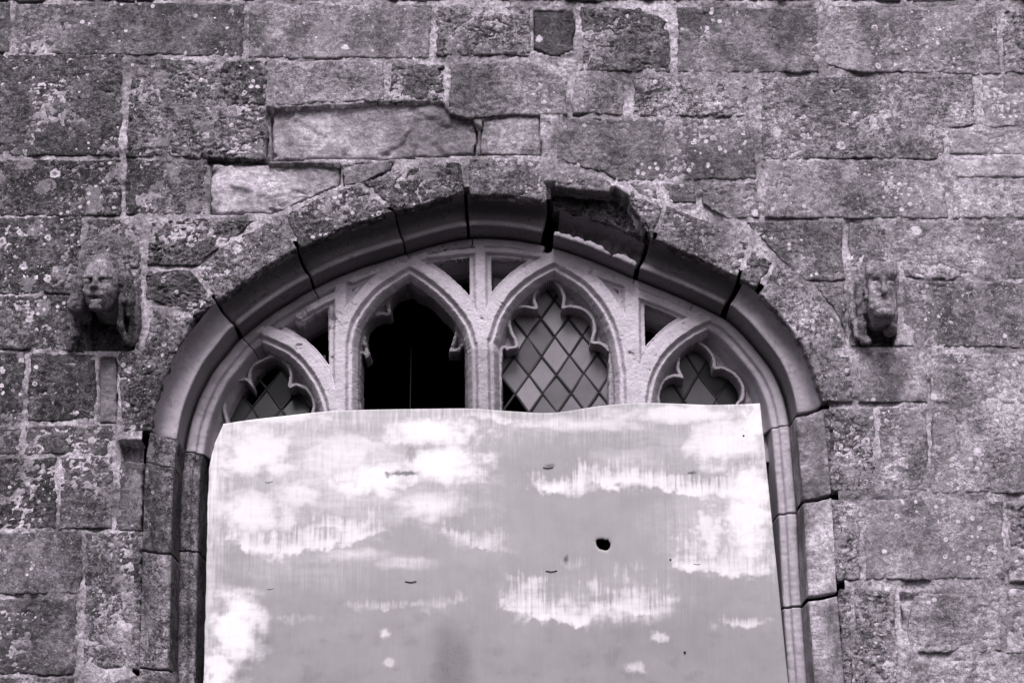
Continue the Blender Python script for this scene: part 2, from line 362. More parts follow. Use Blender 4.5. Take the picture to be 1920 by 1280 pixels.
# the spalled, freshly broken stones
stone([(512, 214), (528, 204), (640, 199), (722, 193), (826, 193), (838, 212), (880, 226), (893, 236), (888, 288), (770, 294), (512, 298)], 'p', (.25, .1, .2, 0), [0, 6, 8, 10], d=.030)
stone([(905, 226), (960, 214), (1010, 216), (1014, 290), (900, 288)], 's', (.17, .3, .3, .1), [0, 2, 3, 4], d=.012)
stone([(1046, 222), (1412, 226), (1418, 334), (1160, 338), (1140, 326), (1042, 300)], 'n', (.125, .4, .45, .9), [0, 1, 2, 5])
stone([(1178, 344), (1228, 344), (1232, 372), (1204, 364)], 'n', LT); stone([(1240, 346), (1302, 346), (1306, 376), (1262, 378)], 'n', MD)
stone([(1316, 344), (1424, 342), (1424, 406), (1366, 406), (1316, 382)], 'n', (.14, .4, .4, .4), [0, 1, 2, 4])
stone(rect(-95, 302, 226, 403), 'n', (.085, .9, .8, .6)); stone(rect(236, 302, 386, 402), 'n', (.085, .9, .7, .4))
stone([(397, 309), (636, 310), (636, 346), (560, 378), (505, 398), (397, 400)], 'p', (.33, .1, .1, 0), [0, 1, 3, 5], d=.022)
stone([(644, 311), (738, 304), (730, 320), (682, 340), (644, 346)], 's', (.2, .3, .8, .2), [0, 1, 3, 4], d=.008)
stone(rect(1434, 302, 1770, 406, 0, 8), 'n', (.13, .4, .8, .8))
stone(rect(1782, 244, 2010, 288), 'n', (.19, .2, .8, .5)); stone(rect(1782, 293, 2010, 330), 'n', (.18, .2, .8, .5)); stone(rect(1786, 335, 2010, 406), 'n', (.18, .3, 1, .8))
# row under the arch shoulder, right
stone([(1400, 418), (1578, 414), (1582, 524), (1510, 524), (1462, 484)], 'n', (.12, .6, .4, .5), [0, 1, 2, 4])
stone(rect(1592, 420, 1660, 500, 0, 4), 'n', (.16, .4, 1, .6)); stone(rect(1672, 416, 2010, 520), 'n', (.125, .5, .7, 1.0))
stone([(1524, 532), (1584, 532), (1588, 648), (1582, 600)], 'n', MD)
stone(rect(1592, 506, 1686, 572), 's', (.16, .3, .5, .1)); stone(rect(1592, 575, 1612, 648), 'n', MD); stone([(1676, 575), (1692, 580), (1716, 648), (1676, 648)], 's', (.22, .1, .2, 0)); stone(rect(1612, 575, 1676, 648), 'n', MD, d=.09)
stone([(1692, 530), (2010, 530), (2010, 650), (1720, 648), (1700, 580)], 'n', (.12, .4, 1, 1.0), [0, 1, 2, 3])
stone(rect(1610, 662, 1738, 752), 's', (.185, .3, .8, .3)); stone(rect(1745, 663, 2010, 754), 'n', (.145, .35, 1, 1))
stone(rect(1745, 768, 2010, 922, 2, 0), 'n', (.15, .5, 1, 1)); stone(rect(1648, 766, 1738, 918, 2, 3), 'n', (.145, .5, .9, .5))
stone(rect(1622, 938, 1880, 1084, 2, 4), 's', (.135, .3, .6, .8)); stone(rect(1890, 938, 2010, 1086, 2, 0), 'r', RT)
stone([(1600, 1106), (1680, 1106), (1686, 1290), (1600, 1290)], 'r', (.15, .9, 1, .8))
stone([(1716, 1118), (1872, 1110), (1880, 1218), (1706, 1222), (1700, 1186)], 'n', (.145, .4, .6, .8), [0, 1, 2, 4]); stone(rect(1886, 1106, 2010, 1220), 'n', RT)
stone([(1690, 1136), (1712, 1128), (1712, 1182), (1692, 1182)], 's', (.16, .1, .1, 0), d=.028)
stone(rect(1700, 1240, 2010, 1400, 4, 0), 'n', RT); stone(rect(1606, 1298, 1692, 1400, 3, 3), 'r', RT)
# left, below the pale stones
stone(rect(-95, 409, 154, 550, 0, -8), 'n', (.085, .9, .7, .9)); stone(rect(163, 412, 264, 500, -6, 0), 'r', (.10, .9, .7, .3))
stone([(278, 413), (400, 410), (480, 416), (370, 494), (276, 496)], 'r', (.10, 1, .6, .5), [0, 2, 3, 4])
stone(rect(-95, 556, 140, 654, 0, -4), 'n', (.09, .9, .6, 1.0)); stone(rect(146, 506, 266, 560), 'n', (.08, .8, .5, .3)); stone(rect(160, 562, 250, 656), 'n', DK, d=.11); stone([(144, 562), (158, 562), (158, 656), (144, 656)], 'n', MD); stone([(252, 562), (266, 562), (264, 656), (252, 656)], 'n', DK)
stone([(274, 510), (360, 508), (404, 566), (366, 590), (292, 566), (272, 560)], 'r', (.09, .8, .4, .4), [0, 1, 3, 5])
stone(rect(-95, 662, 46, 850, 0, -8), 'n', (.10, .8, .6, .9)); stone(rect(56, 664, 180, 788, -6, -2), 'n', (.08, 1, .35, .9))
stone(rect(186, 672, 218, 790), 's', (.17, .1, .1, 0), d=.012)
stone(rect(48, 798, 212, 850, -4, 0), 'n', (.125, .6, .6, .5)); stone(rect(-95, 860, 106, 990), 'n', (.075, 1, .3, 1.0))
stone(rect(114, 858, 214, 990, -4, -4), 'n', (.11, .7, .7, .3)); stone([(226, 866), (268, 870), (264, 992), (218, 990)], 's', (.2, .4, .6, .2))
stone(rect(-95, 998, 154, 1112), 's', (.13, .5, .6, 1.0)); stone(rect(-95, 1124, 146, 1262, 0, -2), 'n', (.12, .5, .4, .4)); stone(rect(-95, 1270, 140, 1400), 'n', MD)
for a in ([(152, 1262), (190, 1254), (206, 1276), (160, 1286)], [(198, 1258), (238, 1252), (254, 1268), (206, 1282)]):
    stone(a, 's', (.33, .1, .2, 0), res=.003)
stone([(262, 1268), (330, 1262), (330, 1400), (150, 1400), (152, 1294)], 'n', (.14, .6, .5, .2), [0, 1, 2, 3])

# voussoirs and jamb stones: face, with the hollow moulding they carry as their child
V = []
def vous(pts, corners, tone=(.11, .9, .7, .5), sty='v', name='voussoir', **kw):
    o = stone(pts, sty, tone, corners, parent=window, name=name, **kw); V.append(o); return o
jl3 = vous([(160, 1002), (268, 998), (262, 1250), (154, 1250)], None, (.16, .9, .9, .2), name='jamb_stone')
jl1 = vous([(286, 582), (364, 600), (333, 656), (300, 732), (283, 806), (226, 806), (222, 664), (268, 656)], [0, 1, 4, 6], (.10, 1, .6, .4), name='jamb_stone')
v1 = vous([(365, 504), (430, 455), (524, 406), (556, 466), (480, 512), (409, 564)], [0, 2, 3, 5], (.12, .9, 1, .7))
v2 = vous([(533, 403), (600, 370), (671, 348), (738, 397), (650, 426), (562, 464)], [0, 2, 3, 5], (.095, .9, .7, .5))
v3 = vous([(680, 344), (740, 322), (868, 303), (871, 363), (810, 376), (745, 395)], [0, 2, 3, 5], (.105, .9, .8, .5))
v4 = vous([(880, 299), (960, 295), (1024, 304), (1025, 378), (950, 366), (880, 365)], [0, 2, 3, 5], (.125, .7, .9, .4))
v5 = vous([(1042, 318), (1090, 322), (1146, 343), (1141, 358), (1090, 354), (1043, 348)], [0, 2, 3, 5], (.13, .6, 1, .5), back=.09)
v5b = vous([(1038, 344), (1150, 352), (1176, 366), (1220, 452), (1130, 416), (1036, 392)], [0, 2, 3, 5], (.10, .8, .3, 0), 'r', d=.125, proud=.0, back=.12)
v6 = vous([(1176, 361), (1244, 388), (1222, 449), (1214, 420), (1180, 384)], [0, 1, 2, 4], (.11, .9, .6, .3), 'r')
v7 = vous([(1250, 390), (1330, 416), (1404, 456), (1383, 517), (1300, 480), (1226, 450)], [0, 2, 3, 5], (.12, .8, .7, .9))
v8 = vous([(1409, 464), (1450, 492), (1417, 538), (1388, 521)], None, (.125, .7, .5, .2))
v9 = vous([(1456, 496), (1520, 546), (1562, 594), (1592, 660), (1602, 750), (1541, 752), (1526, 698), (1501, 642), (1463, 592), (1424, 551)], [0, 4, 5, 9], (.135, .8, 1, .7))
jr1 = vous([(1546, 768), (1640, 766), (1640, 918), (1562, 920), (1550, 850)], [0, 1, 2, 3], (.14, 1, 1, .6), name='jamb_stone')
jr2 = vous([(1558, 938), (1608, 938), (1614, 1084), (1567, 1086)], None, (.14, .9, 1, .5), name='jamb_stone')
jr3 = vous([(1572, 1106), (1596, 1106), (1600, 1400), (1588, 1400)], None, (.15, .9, 1, .5), name='jamb_stone')

HOL = np.array([(-.004, -.002), (-.003, .016), (.000, .042), (.004, .068), (.011, .087), (.023, .099), (.040, .104), (.058, .103), (.070, .099), (.074, .101), (.075, .115), (.076, .180), (.078, .290)])
HOLD = np.array([(-.004, -.002), (-.004, .030), (-.003, .075), (.002, .115), (.012, .142), (.026, .152), (.040, .146), (.052, .130), (.062, .114), (.074, .106), (.082, .105), (.085, .109), (.086, .125), (.087, .190), (.088, .290)])   # deep casement with a forward lip
RIM = np.array([(.074, .300), (.092, .235), (.097, .222), (.103, .220), (.124, .220), (.130, .223), (.133, .238), (.141, .242), (.149, .236), (.157, .240), (.163, .260), (.172, .300), (.190, .345), (.200, .390), (.2001, .45)])
def sweep(name, i0, i1, prof, mat, parent, col, gap=.004, rough=.002, shift=0.0, n=34, ends=.028, cut=0):
    seed[0] += 1; s_ = seed[0]
    pr = resample(prof, n) if cut == 0 else resample(prof, n)
    i = np.arange(i0, i1 + 1); A = ARRIS[i]; N = INW[i]; L = np.r_[0, np.cumsum(np.hypot(*np.diff(A, axis=0).T))]
    tt = L / L[-1] * (L[-1] - 2 * gap) + gap
    ax = np.interp(tt, L, A[:, 0]); az = np.interp(tt, L, A[:, 1]); nx_ = np.interp(tt, L, N[:, 0]); nz_ = np.interp(tt, L, N[:, 1])
    U, Vv = np.meshgrid(np.arange(len(i)) * .005 + s_ * 3, np.arange(n) * .008, indexing='ij')
    w = fbm(U * 9, Vv * 9, s_, 4) * rough * 2 + fbm(U * 60, Vv * 60, s_ + 1, 3) * rough * .8
    e = np.minimum(tt, L[-1] - tt)[:, None]
    w = w - np.clip(1 - e / ends, 0, 1) ** 2 * ends * .5 * (.2 + 2.6 * np.abs(fbm(U * 12, Vv * 26, s_ + 3, 3)))
    pn = pr[None, :, 0] - w * .5 * 0; pd = pr[None, :, 1] - w + shift
    x = ax[:, None] + nx_[:, None] * pn; z = az[:, None] + nz_[:, None] * pn
    if cut:                                       # broken upper lip
        brk = cut * (1 + .9 * fbm(U * 14, U * 0, s_ + 4, 3)); k = sstep(0, .02, brk - pr[None, :, 0])
        pd = pd + k * .07 * (1 + .6 * fbm(U * 25, Vv * 25, s_ + 6, 3))
    v = np.stack([x, pd, z], -1).reshape(-1, 3); q = grid_quads(len(i), n)
    # end caps: run each end ring back into the joint
    ids = np.arange(len(i) * n).reshape(len(i), n); extra = []; eq = []
    base = len(v)
    for k, r in ((0, ids[0]), (1, ids[-1])):
        b = v[r].copy(); b[:, 1] += .05; m = base + np.arange(n); base += n; extra.append(b)
        f = np.stack([r[:-1], r[1:], m[1:], m[:-1]], 1); eq.append(f if k == 0 else f[:, ::-1])
    o = link(name, mesh_from(name, np.vstack([v] + extra), np.vstack([q] + eq)), mat, parent, col)
    return o
HOLJ = np.array([(-.004, -.002), (.004, .006), (.014, .020), (.028, .040), (.044, .058), (.064, .068), (.080, .070), (.087, .075), (.089, .12), (.090, .290)])
def hollow(a, b, parent, col, da=0.0, prof=HOL, mat=M_DRESS, **kw):
    i0 = arris_index(*a); i1 = arris_index(*b)
    o = sweep('hollow_moulding', i0, i1, prof, mat, parent, col, **kw); return o
GR = (.17, .7, 1, 1)  # shade under the arch put into the colour: darker than the side hollows
hollow((262, 1330), (266, 1252), jl3, (.15, .9, .6, .1), mat=M_STONE, prof=HOLJ, gap=.001, ends=.012, rough=.003)
hollow((266, 1250), (270, 1032), jl3, (.17, .9, .9, .1), mat=M_STONE, prof=HOLJ, gap=.001, ends=.012, rough=.004)
hollow((270, 1030), (276, 866), jl3, (.11, .9, .4, .1), mat=M_STONE, prof=HOLJ, gap=.001, ends=.012, rough=.003)
hollow((276, 866), (286, 810), jl3, (.16, .9, .9, .1), mat=M_STONE, prof=HOLJ, gap=.001, ends=.012, rough=.005)
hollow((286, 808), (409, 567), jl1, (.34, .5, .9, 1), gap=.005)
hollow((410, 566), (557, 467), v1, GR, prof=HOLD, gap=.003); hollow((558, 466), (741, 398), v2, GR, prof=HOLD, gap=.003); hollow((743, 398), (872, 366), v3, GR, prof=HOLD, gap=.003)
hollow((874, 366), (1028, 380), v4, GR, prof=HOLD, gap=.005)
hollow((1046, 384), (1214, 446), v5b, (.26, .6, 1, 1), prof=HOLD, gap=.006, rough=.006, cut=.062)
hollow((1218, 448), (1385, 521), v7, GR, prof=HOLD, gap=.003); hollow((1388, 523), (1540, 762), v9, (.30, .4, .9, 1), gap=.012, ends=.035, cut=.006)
hollow((1540, 766), (1556, 928), jr1, (.30, .2, .4, 0), mat=M_STONE, prof=HOLJ, rough=.007); hollow((1556, 930), (1567, 1112), jr2, (.30, .2, .4, 0), mat=M_STONE, prof=HOLJ, rough=.007, gap=.006)
hollow((1567, 1114), (1593, 1480), jr3, (.30, .2, .4, 0), mat=M_STONE, prof=HOLJ, rough=.007, gap=.006)
RIMJ = np.vstack([RIM[:10], [(.160, .262), (.163, .32), (.165, .45)]])
def rim(a, b, col, mat=M_DRESS, prof=RIM, **kw):
    return unparent_offset(sweep('arch_rim', arris_index(*a), arris_index(*b), prof, mat, window, col, n=40, ends=.004, **kw))
RC = (.42, .3, 1, 1)
rim((262, 1330), (271, 1010), (.16, .9, .8, 0), mat=M_STONE, prof=RIMJ, gap=.003, rough=.002); rim((271, 1010), (284, 812), (.13, .9, .5, 0), mat=M_STONE, prof=RIMJ, gap=.003)
rim((284, 812), (407, 568), (.36, .1, 1, 1), gap=.002, rough=.004); rim((407, 568), (557, 467), (.28, .7, 1, 1), gap=.003, rough=.005)
rim((557, 467), (745, 397), (.34, .3, 1, 1), gap=.002); rim((745, 397), (880, 366), (.28, .8, 1, 1), gap=.002, rough=.004)
rim((880, 366), (1036, 382), RC, gap=.003); rim((1050, 386), (1215, 447), RC, gap=.003); rim((1215, 447), (1330, 494), RC, gap=.001)
rim((1330, 494), (1540, 764), RC, gap=.002); rim((1540, 764), (1556, 936), RC, prof=RIMJ, gap=.003, rough=.004); rim((1556, 936), (1567, 1114), RC, prof=RIMJ, gap=.004, rough=.004); rim((1567, 1116), (1593, 1480), RC, prof=RIMJ, gap=.004, rough=.004)

# ------------------------------------------------------------------ mortar bed behind the stones
def mortar():
    st = .0075
    xs = np.arange(-3.6, 3.6, st); zs = np.arange(1.0, 6.6, st)
    X, Z = np.meshgrid(xs, zs, indexing='ij')
    fx0, fz0 = W(-110, 1420); fx1, fz1 = W(2030, -135)
    inn = (X > fx0) & (X < fx1) & (Z > fz0) & (Z < fz1)
    hole = inside(HOLE, X, Z) | ((X > HOLE[0, 0]) & (X < HOLE[-1, 0]) & (Z < HOLE[0, 1] + .02))
    y = .0015 - .008 * fbm(X * 3, Z * 3, 3, 3) + .010 * fbm(X * 40, Z * 40, 4, 4, .65) + .014 * sstep(.10, .35, fbm(X * 5, Z * 7, 9, 3))
    for (a, b, c, e, dd) in ((222, 826, 280, 866, .10), (497, 200, 514, 300, .05), (1690, 1112, 1724, 1140, .03), (388, 292, 500, 306, .05), (1552, 885, 1578, 920, .06), (1020, 340, 1046, 392, .05)):
        (p0, q1), (p1, q0) = W(a, b), W(c, e)
        y = np.where((X > p0) & (X < p1) & (Z > q0) & (Z < q1), y + dd, y)
    for poly, dd in RECESS:
        c = poly.mean(0); P2 = c + (poly - c) * 1.03; y = np.where(inside(P2, X, Z), y + dd + .03, y)
    k = inn & ~hole; ids = -np.ones(X.shape, int)
    cell = k[:-1, :-1] & k[1:, :-1] & k[1:, 1:] & k[:-1, 1:]
    i, j = np.nonzero(cell)
    n = X.shape[1]; q = np.stack([i * n + j, (i + 1) * n + j, (i + 1) * n + j + 1, i * n + j + 1], 1)
    us, inv = np.unique(q, return_inverse=True)
    v = np.stack([X.ravel()[us], y.ravel()[us], Z.ravel()[us]], 1)
    return mesh_from('mortar', v, inv.reshape(-1, 4))
unparent_offset(link('mortar', mortar(), M_MORTAR, wall))
# the wall goes on: rubble core on all sides of the opening, down to the ground
hx0, hx1, hz1 = HOLE[:, 0].min() - .10, HOLE[:, 0].max() + .10, HOLE[:, 1].max() + .10
fx0, fz0 = (float(a) for a in W(-108, 1418)); fx1, fz1 = (float(a) for a in W(2028, -133))
for b in ((-4.6, hx0, .13, .6, 0, 7.3), (hx1, 4.6, .13, .6, 0, 7.3), (hx0, hx1, .13, .6, hz1, 7.3), (hx0, hx1, .13, .6, 0, 1.95),
          (-4.6, fx0, .012, .129, 0, 7.3), (fx1, 4.6, .012, .129, 0, 7.3), (fx0, fx1, .012, .129, fz1, 7.3)):
    unparent_offset(link('wall_core', box_mesh('wall_core', *b), M_MORTAR, wall))

# ------------------------------------------------------------------ tracery (bars, cusps) as one carved surface, cut into its stones
DT, DG = .220, .390
bars = []          # (curve in metres at the face plane, half width of the flat face, chamfer scale)
def bar(pts, hw, ch=1.0): bars.append((smooth_curve(WP(pts, DT), 8), hw, ch))
bar([(638, 530), (638, 620), (637, 840)], .020); bar([(900, 455), (901, 540), (904, 620), (906, 720), (907, 840)], .018)
bar([(1185, 520), (1185, 600), (1187, 700), (1189, 840)], .026)
bar([(638, 640), (652, 592), (690, 540), (730, 510), (768, 488), (790, 478)], .019); bar([(752, 480), (768, 488), (812, 515), (858, 556), (890, 600), (902, 636)], .019)
bar([(1052, 478), (1030, 486), (990, 508), (950, 542), (922, 584), (907, 628)], .019); bar([(1040, 480), (1064, 494), (1108, 522), (1148, 570), (1172, 625), (1184, 690)], .022)
bar([(480, 612), (520, 628), (560, 650), (596, 690), (622, 742), (634, 800)], .020); bar([(1330, 588), (1296, 604), (1258, 630), (1224, 668), (1204, 715), (1194, 780)], .024)
bar([(560, 590), (590, 572), (640, 548)], .012, .5); bar([(1190, 548), (1240, 566), (1300, 592)], .014, .5)
bar([(800, 478), (880, 470), (905, 468)], .010, .5); bar([(905, 468), (960, 470), (1040, 482)], .010, .5); bar([(660, 524), (700, 508), (750, 490)], .012, .5)
bar([(1064, 494), (1120, 512), (1188, 536)], .014, .5)
eye = [WP(p, DT) for p in ([(548, 618), (612, 566), (616, 690)], [(650, 536), (704, 514), (650, 596)], [(795, 490), (892, 477), (896, 600)], [(910, 480), (1034, 488), (910, 600)],
                           [(1108, 508), (1176, 532), (1174, 600)], [(1198, 552), (1318, 592), (1200, 690)])]
DC = DT + .075
def S(p): return smooth_curve(WP(p + [p[0]], DC), 4)
foil3 = WP([(942, 860), (942, 672), (952, 657), (970, 652), (972, 640), (962, 618), (958, 600), (963, 585), (980, 577), (1000, 580), (1010, 577), (1005, 558), (1013, 540), (1030, 527), (1046, 538), (1054, 556), (1053, 578),
            (1070, 577), (1092, 582), (1107, 597), (1111, 618), (1106, 642), (1124, 646), (1138, 658), (1141, 680), (1141, 860)], DC)
foil2 = WP([(677, 860), (677, 676), (686, 670), (694, 661), (688, 645), (686, 618), (694, 600), (712, 588), (732, 586), (732, 564), (744, 548), (764, 535), (784, 548), (808, 560), (826, 578), (846, 598), (852, 616),
            (846, 640), (842, 655), (860, 657), (871, 664), (871, 860)], DC)
foil1 = WP([(430, 790), (424, 765), (426, 742), (440, 719), (460, 714), (474, 727), (471, 705), (476, 688), (492, 678), (512, 671), (530, 680), (541, 698), (540, 726), (556, 724), (574, 733), (584, 752), (582, 775), (570, 800), (570, 860), (430, 860)], DC)
foil4 = WP([(1250, 860), (1240, 760), (1238, 738), (1247, 716), (1264, 707), (1283, 709), (1276, 690), (1277, 668), (1286, 652), (1302, 644), (1320, 652), (1334, 670), (1338, 692), (1356, 692), (1376, 704), (1389, 724), (1388, 745), (1378, 762), (1378, 860)], DC)
foils = [smooth_curve(f, 5) for f in (foil1, foil2, foil3, foil4)]
def tracery():
    st = .0026
    x0, z1 = W(345, 440, DT); x1, z0 = W(1500, 850, DT)
    xs = np.arange(x0, x1, st); zs = np.arange(z0, z1, st); X, Z = np.meshgrid(xs, zs, indexing='ij')
    wx = X + .0025 * fbm(X * 35, Z * 35, 61, 3); wz = Z + .0025 * fbm(X * 35, Z * 35, 62, 3)
    Y = np.full(X.shape, DG + .03); near = np.full(X.shape, 9.0); own = np.zeros(X.shape, int)
    hs = np.array([0, .001, .006, .010, .016, .022, .030, .040, .055, .075, .20]); hd = np.array([0, .004, .012, .022, .024, .020, .034, .062, .105, .16, .2])
    for k, (c, hw, ch) in enumerate(bars):
        bx = (X > c[:, 0].min() - .15) & (X < c[:, 0].max() + .15) & (Z > c[:, 1].min() - .15) & (Z < c[:, 1].max() + .15)
        ii = np.nonzero(bx); s_ = dist_line(c, wx[ii], wz[ii])
        d = DT + np.interp(np.clip(s_ - hw, 0, 9) / ch, hs, hd)
        better = d < Y[ii]; own[ii] = np.where(better, k, own[ii]); Y[ii] = np.minimum(Y[ii], d)
    plate = np.full(X.shape, 9.0); opn = np.ones(X.shape, bool)
    infoil = np.zeros(X.shape, bool); df = np.full(X.shape, 9.0)
    for f in foils:
        infoil |= inside(f, wx, wz); df = np.minimum(df, dist_line(np.vstack([f, f[:1]]), wx, wz))
    top = sstep(0, 1, 1)
    rag = .5 + .5 * np.sign(fbm(X * 20, Z * 20, 66, 2))
    pl = DC + .004 + .045 * sstep(.012, .024, df) - .010 * sstep(.010, .0, df) * 0
    xa, _ = W(660, 700, DC); xb, _ = W(890, 700, DC)                # the open light's cusps are badly worn
    worn = (X > xa) & (X < xb)
    pl = np.where(worn, pl + .02 + .02 * fbm(X * 30, Z * 30, 68, 3), pl)
    sg = np.where(infoil, df, -df); tt = np.clip(sg / (st * 1.2) + .5, 0, 1)
    spand = Y > pl
    Yp = np.minimum(Y, pl)
    Y2 = Yp * (1 - tt) + (DG + .03) * tt
    Y = np.where(infoil | (df < st), np.where(Y < DC - .01, Y, np.maximum(Y2, Yp)), Yp)
    hole = infoil & (tt >= 1) & (Yp > DC - .012)
    for e in eye:
        t2 = sstep(DT + .026, DT + .032, Y) * inside(e, wx, wz)
        Y = Y * (1 - t2) + (DG + .03) * t2; hole |= t2 >= .98
    bx_, bz_ = WP([(700, 600)], DT)[0]
    # stay under the arch moulding
    cut = inside(ARRIS + INW * .112, X, Z)
    # hacked and crumbling stone at the head of the first light
    cx, cz = W(575, 600, DT); rr = np.hypot((X - cx) / .17, (Z - cz) / .055); m = sstep(1.2, .3, rr)
    Y = Y + m * np.clip(.012 + .045 * fbm(X * 22, Z * 22, 71, 4, .6), 0, .08) * (Y < DG)
    chip = sstep(.30, .55, fbm(X * 14, Z * 14, 75, 4, .6)) * (Y < DC); Y = Y + .010 * chip + .0032 * fbm(X * 28, Z * 28, 73, 4, .6) + .0016 * fbm(X * 110, Z * 110, 74, 2)
    keep = cut & ~hole
    cell = (keep[:-1, :-1] | keep[1:, :-1] | keep[1:, 1:] | keep[:-1, 1:]) & cut[:-1, :-1] & cut[1:, 1:]
    # owner stone of each cell
    grp = own[:-1, :-1].copy()
    isp = (Y[:-1, :-1] > DC - .006)
    zm = Z[:-1, :-1]; zs_ = float(W(638, 655, DT)[1])
    lab = np.zeros(cell.shape, int)
    lab[(grp == 0) & (zm < zs_)] = 1; lab[(grp == 1) & (zm < zs_)] = 2; lab[(grp == 2) & (zm < zs_)] = 3
    lx = [float(W(p, 700, DC)[0]) for p in (632, 905, 1187)]
    which = np.digitize(X[:-1, :-1], lx); lab[isp] = 4 + which[isp]
    n = X.shape[1]; out = []
    for L in range(8):
        i, j = np.nonzero(cell & (lab == L))
        q = np.stack([i * n + j, (i + 1) * n + j, (i + 1) * n + j + 1, i * n + j + 1], 1)
        us, inv = np.unique(q, return_inverse=True)
        out.append((np.stack([X.ravel()[us], Y.ravel()[us], Z.ravel()[us]], 1), inv.reshape(-1, 4)))
    return out
tr = tracery()
names = ['tracery_bars', 'mullion', 'mullion', 'mullion', 'cusping', 'cusping', 'cusping', 'cusping']
cols = [(.47, .3, 1, 1), (.45, .2, 1, 1), (.30, .3, 1, 1), (.46, .2, 1, 1), (.26, .6, 1, 1), (.20, .8, 1, 1), (.28, .4, 1, 1), (.32, .3, 1, 1)]
for (v_, q_), nm, c_ in zip(tr, names, cols):
    if len(q_): unparent_offset(link(nm, mesh_from(nm, v_, q_), M_DRESS, window, c_))
# the mullions run on behind the board, the sill closes the window
for px, nm in ((637, 'mullion_shaft'), (907, 'mullion_shaft'), (1189, 'mullion_shaft')):
    x, z = W(px, 846, DT); x = float(x); z = float(z)
    prof = [(-.018, DT + .004), (.018, DT + .004), (.05, DT + .09), (.05, DG), (-.05, DG), (-.05, DT + .09)]
    vv = [(x + a, b, zz) for zz in (2.0, z + .01) for a, b in prof]; n = len(prof)
    unparent_offset(link(nm, mesh_from(nm, vv, [(i, (i + 1) % n, n + (i + 1) % n, n + i) for i in range(n)], False), M_DRESS, window, (.3, .1, 1, 1)))
unparent_offset(link('sill', box_mesh('sill', hx0 + .05, hx1 - .05, -.03, .5, 1.9, 2.0), M_DRESS, window, (.25, .4, 1, 1)))

# ------------------------------------------------------------------ leaded glass
def clip_poly(poly, x0, x1, z0, z1):
    def cl(p, f, t):
        o = []
        for i in range(len(p)):
            a, b = p[i], p[(i + 1) % len(p)]; fa, fb = f(a), f(b)
            if fa >= 0: o.append(a)
            if (fa >= 0) != (fb >= 0): k = fa / (fa - fb); o.append((a[0] + k * (b[0] - a[0]), a[1] + k * (b[1] - a[1])))
        return o
    for f in (lambda p: p[0] - x0, lambda p: x1 - p[0], lambda p: p[1] - z0, lambda p: z1 - p[1]):
        poly = cl(poly, f, 0)
        if len(poly) < 3: return []
    return poly
rnd = random.Random(5)
def glazing(o, a, b, box, tone, missing=(), dark=()):
    o = WP([o, (o[0] + a[0], o[1] + a[1]), (o[0] + b[0], o[1] + b[1])], DG); O = o[0]; A = o[1] - O; B = o[2] - O
    (x0, z1), (x1, z0) = [tuple(map(float, W(*p, DG))) for p in box]
    LV = []; LQ = []; panes = []
    hx, hz = (x0 + x1) / 2, (z0 + z1) / 2
    for i in range(-9, 10):
        for j in range(-9, 10):
            if (i, j) in missing: continue
            c = [O + A * (i + p) + B * (j + q) for p, q in ((.03, .03), (.97, .03), (.97, .97), (.03, .97))]
            c = clip_poly([tuple(k) for k in c], x0, x1, z0, z1)
            if len(c) < 3: continue
            ta, tb = rnd.gauss(0, .05), rnd.gauss(0, .05); mx = sum(k[0] for k in c) / len(c); mz = sum(k[1] for k in c) / len(c)
            n = len(c); vf = [(k[0], DG + (k[0] - mx) * ta + (k[1] - mz) * tb, k[1]) for k in c]; vb = [(k[0], k[1] + .003, k[2]) for k in vf]
            me = bpy.data.meshes.new('pane'); me.from_pydata(vf + vb, [], [list(range(n)), list(range(2 * n - 1, n - 1, -1))] + [[i_, n + i_, n + (i_ + 1) % n, (i_ + 1) % n] for i_ in range(n)]); me.update()
            t = tone * rnd.uniform(.55, 1.3) * (.25 if (i, j) in dark else 1)
            panes.append(link('pane', me, M_GLASS, None, (t, t, t, 1)))
    for D, E in ((A, B), (B, A)):                 # cames: flat lead strips with a slight crown
        for k in range(-9, 10):
            p0 = O + E * k - D * 10; p1 = O + E * k + D * 10; ts = []
            dirv = p1 - p0
            lo, hi = 0.0, 1.0
            for ax, mn, mxx in ((0, x0, x1), (1, z0, z1)):
                t0 = (mn - p0[ax]) / dirv[ax]; t1 = (mxx - p0[ax]) / dirv[ax]; lo = max(lo, min(t0, t1)); hi = min(hi, max(t0, t1))
            if hi - lo < .005: continue
            q0 = p0 + dirv * lo; q1 = p0 + dirv * hi; u = dirv / np.hypot(*dirv); nn = np.array([-u[1], u[0]]) * .0054; n = 9
            vv = []; wob = rnd.uniform(0, 99)
            for m in range(n):
                c = q0 + (q1 - q0) * m / (n - 1); c = c + nn * .35 * math.sin(m * 1.7 + wob)
                for f, dy in ((-1, .002), (-.5, -.004), (.5, -.004), (1, .002)): vv.append((c[0] + nn[0] * f, DG + dy - .002, c[1] + nn[1] * f))
            LQ.append(grid_quads(n, 4, len(LV))); LV += vv
    root = unparent_offset(link('lead_lattice', mesh_from('lead_lattice', LV, np.vstack(LQ)), M_LEAD, window))
    for p in panes: p.parent = root
    return root
glazing((1016, 667), (27, 34.5), (-25, 36), ((925, 520), (1160, 850)), .16, missing=((0, 2), (1, 2), (-1, 2), (0, 3)), dark=())
glazing((500, 730), (28, 37), (-27, 36), ((405, 665), (605, 850)), .05, missing=((-1, -1), (-1, 0)), dark=((0, 0), (-1, 1), (0, -1), (1, -1), (-2, 1)))
glazing((1310, 702), (33, 47), (-29, 47), ((1225, 640), (1410, 850)), .065, dark=((0, -1), (1, -1)))
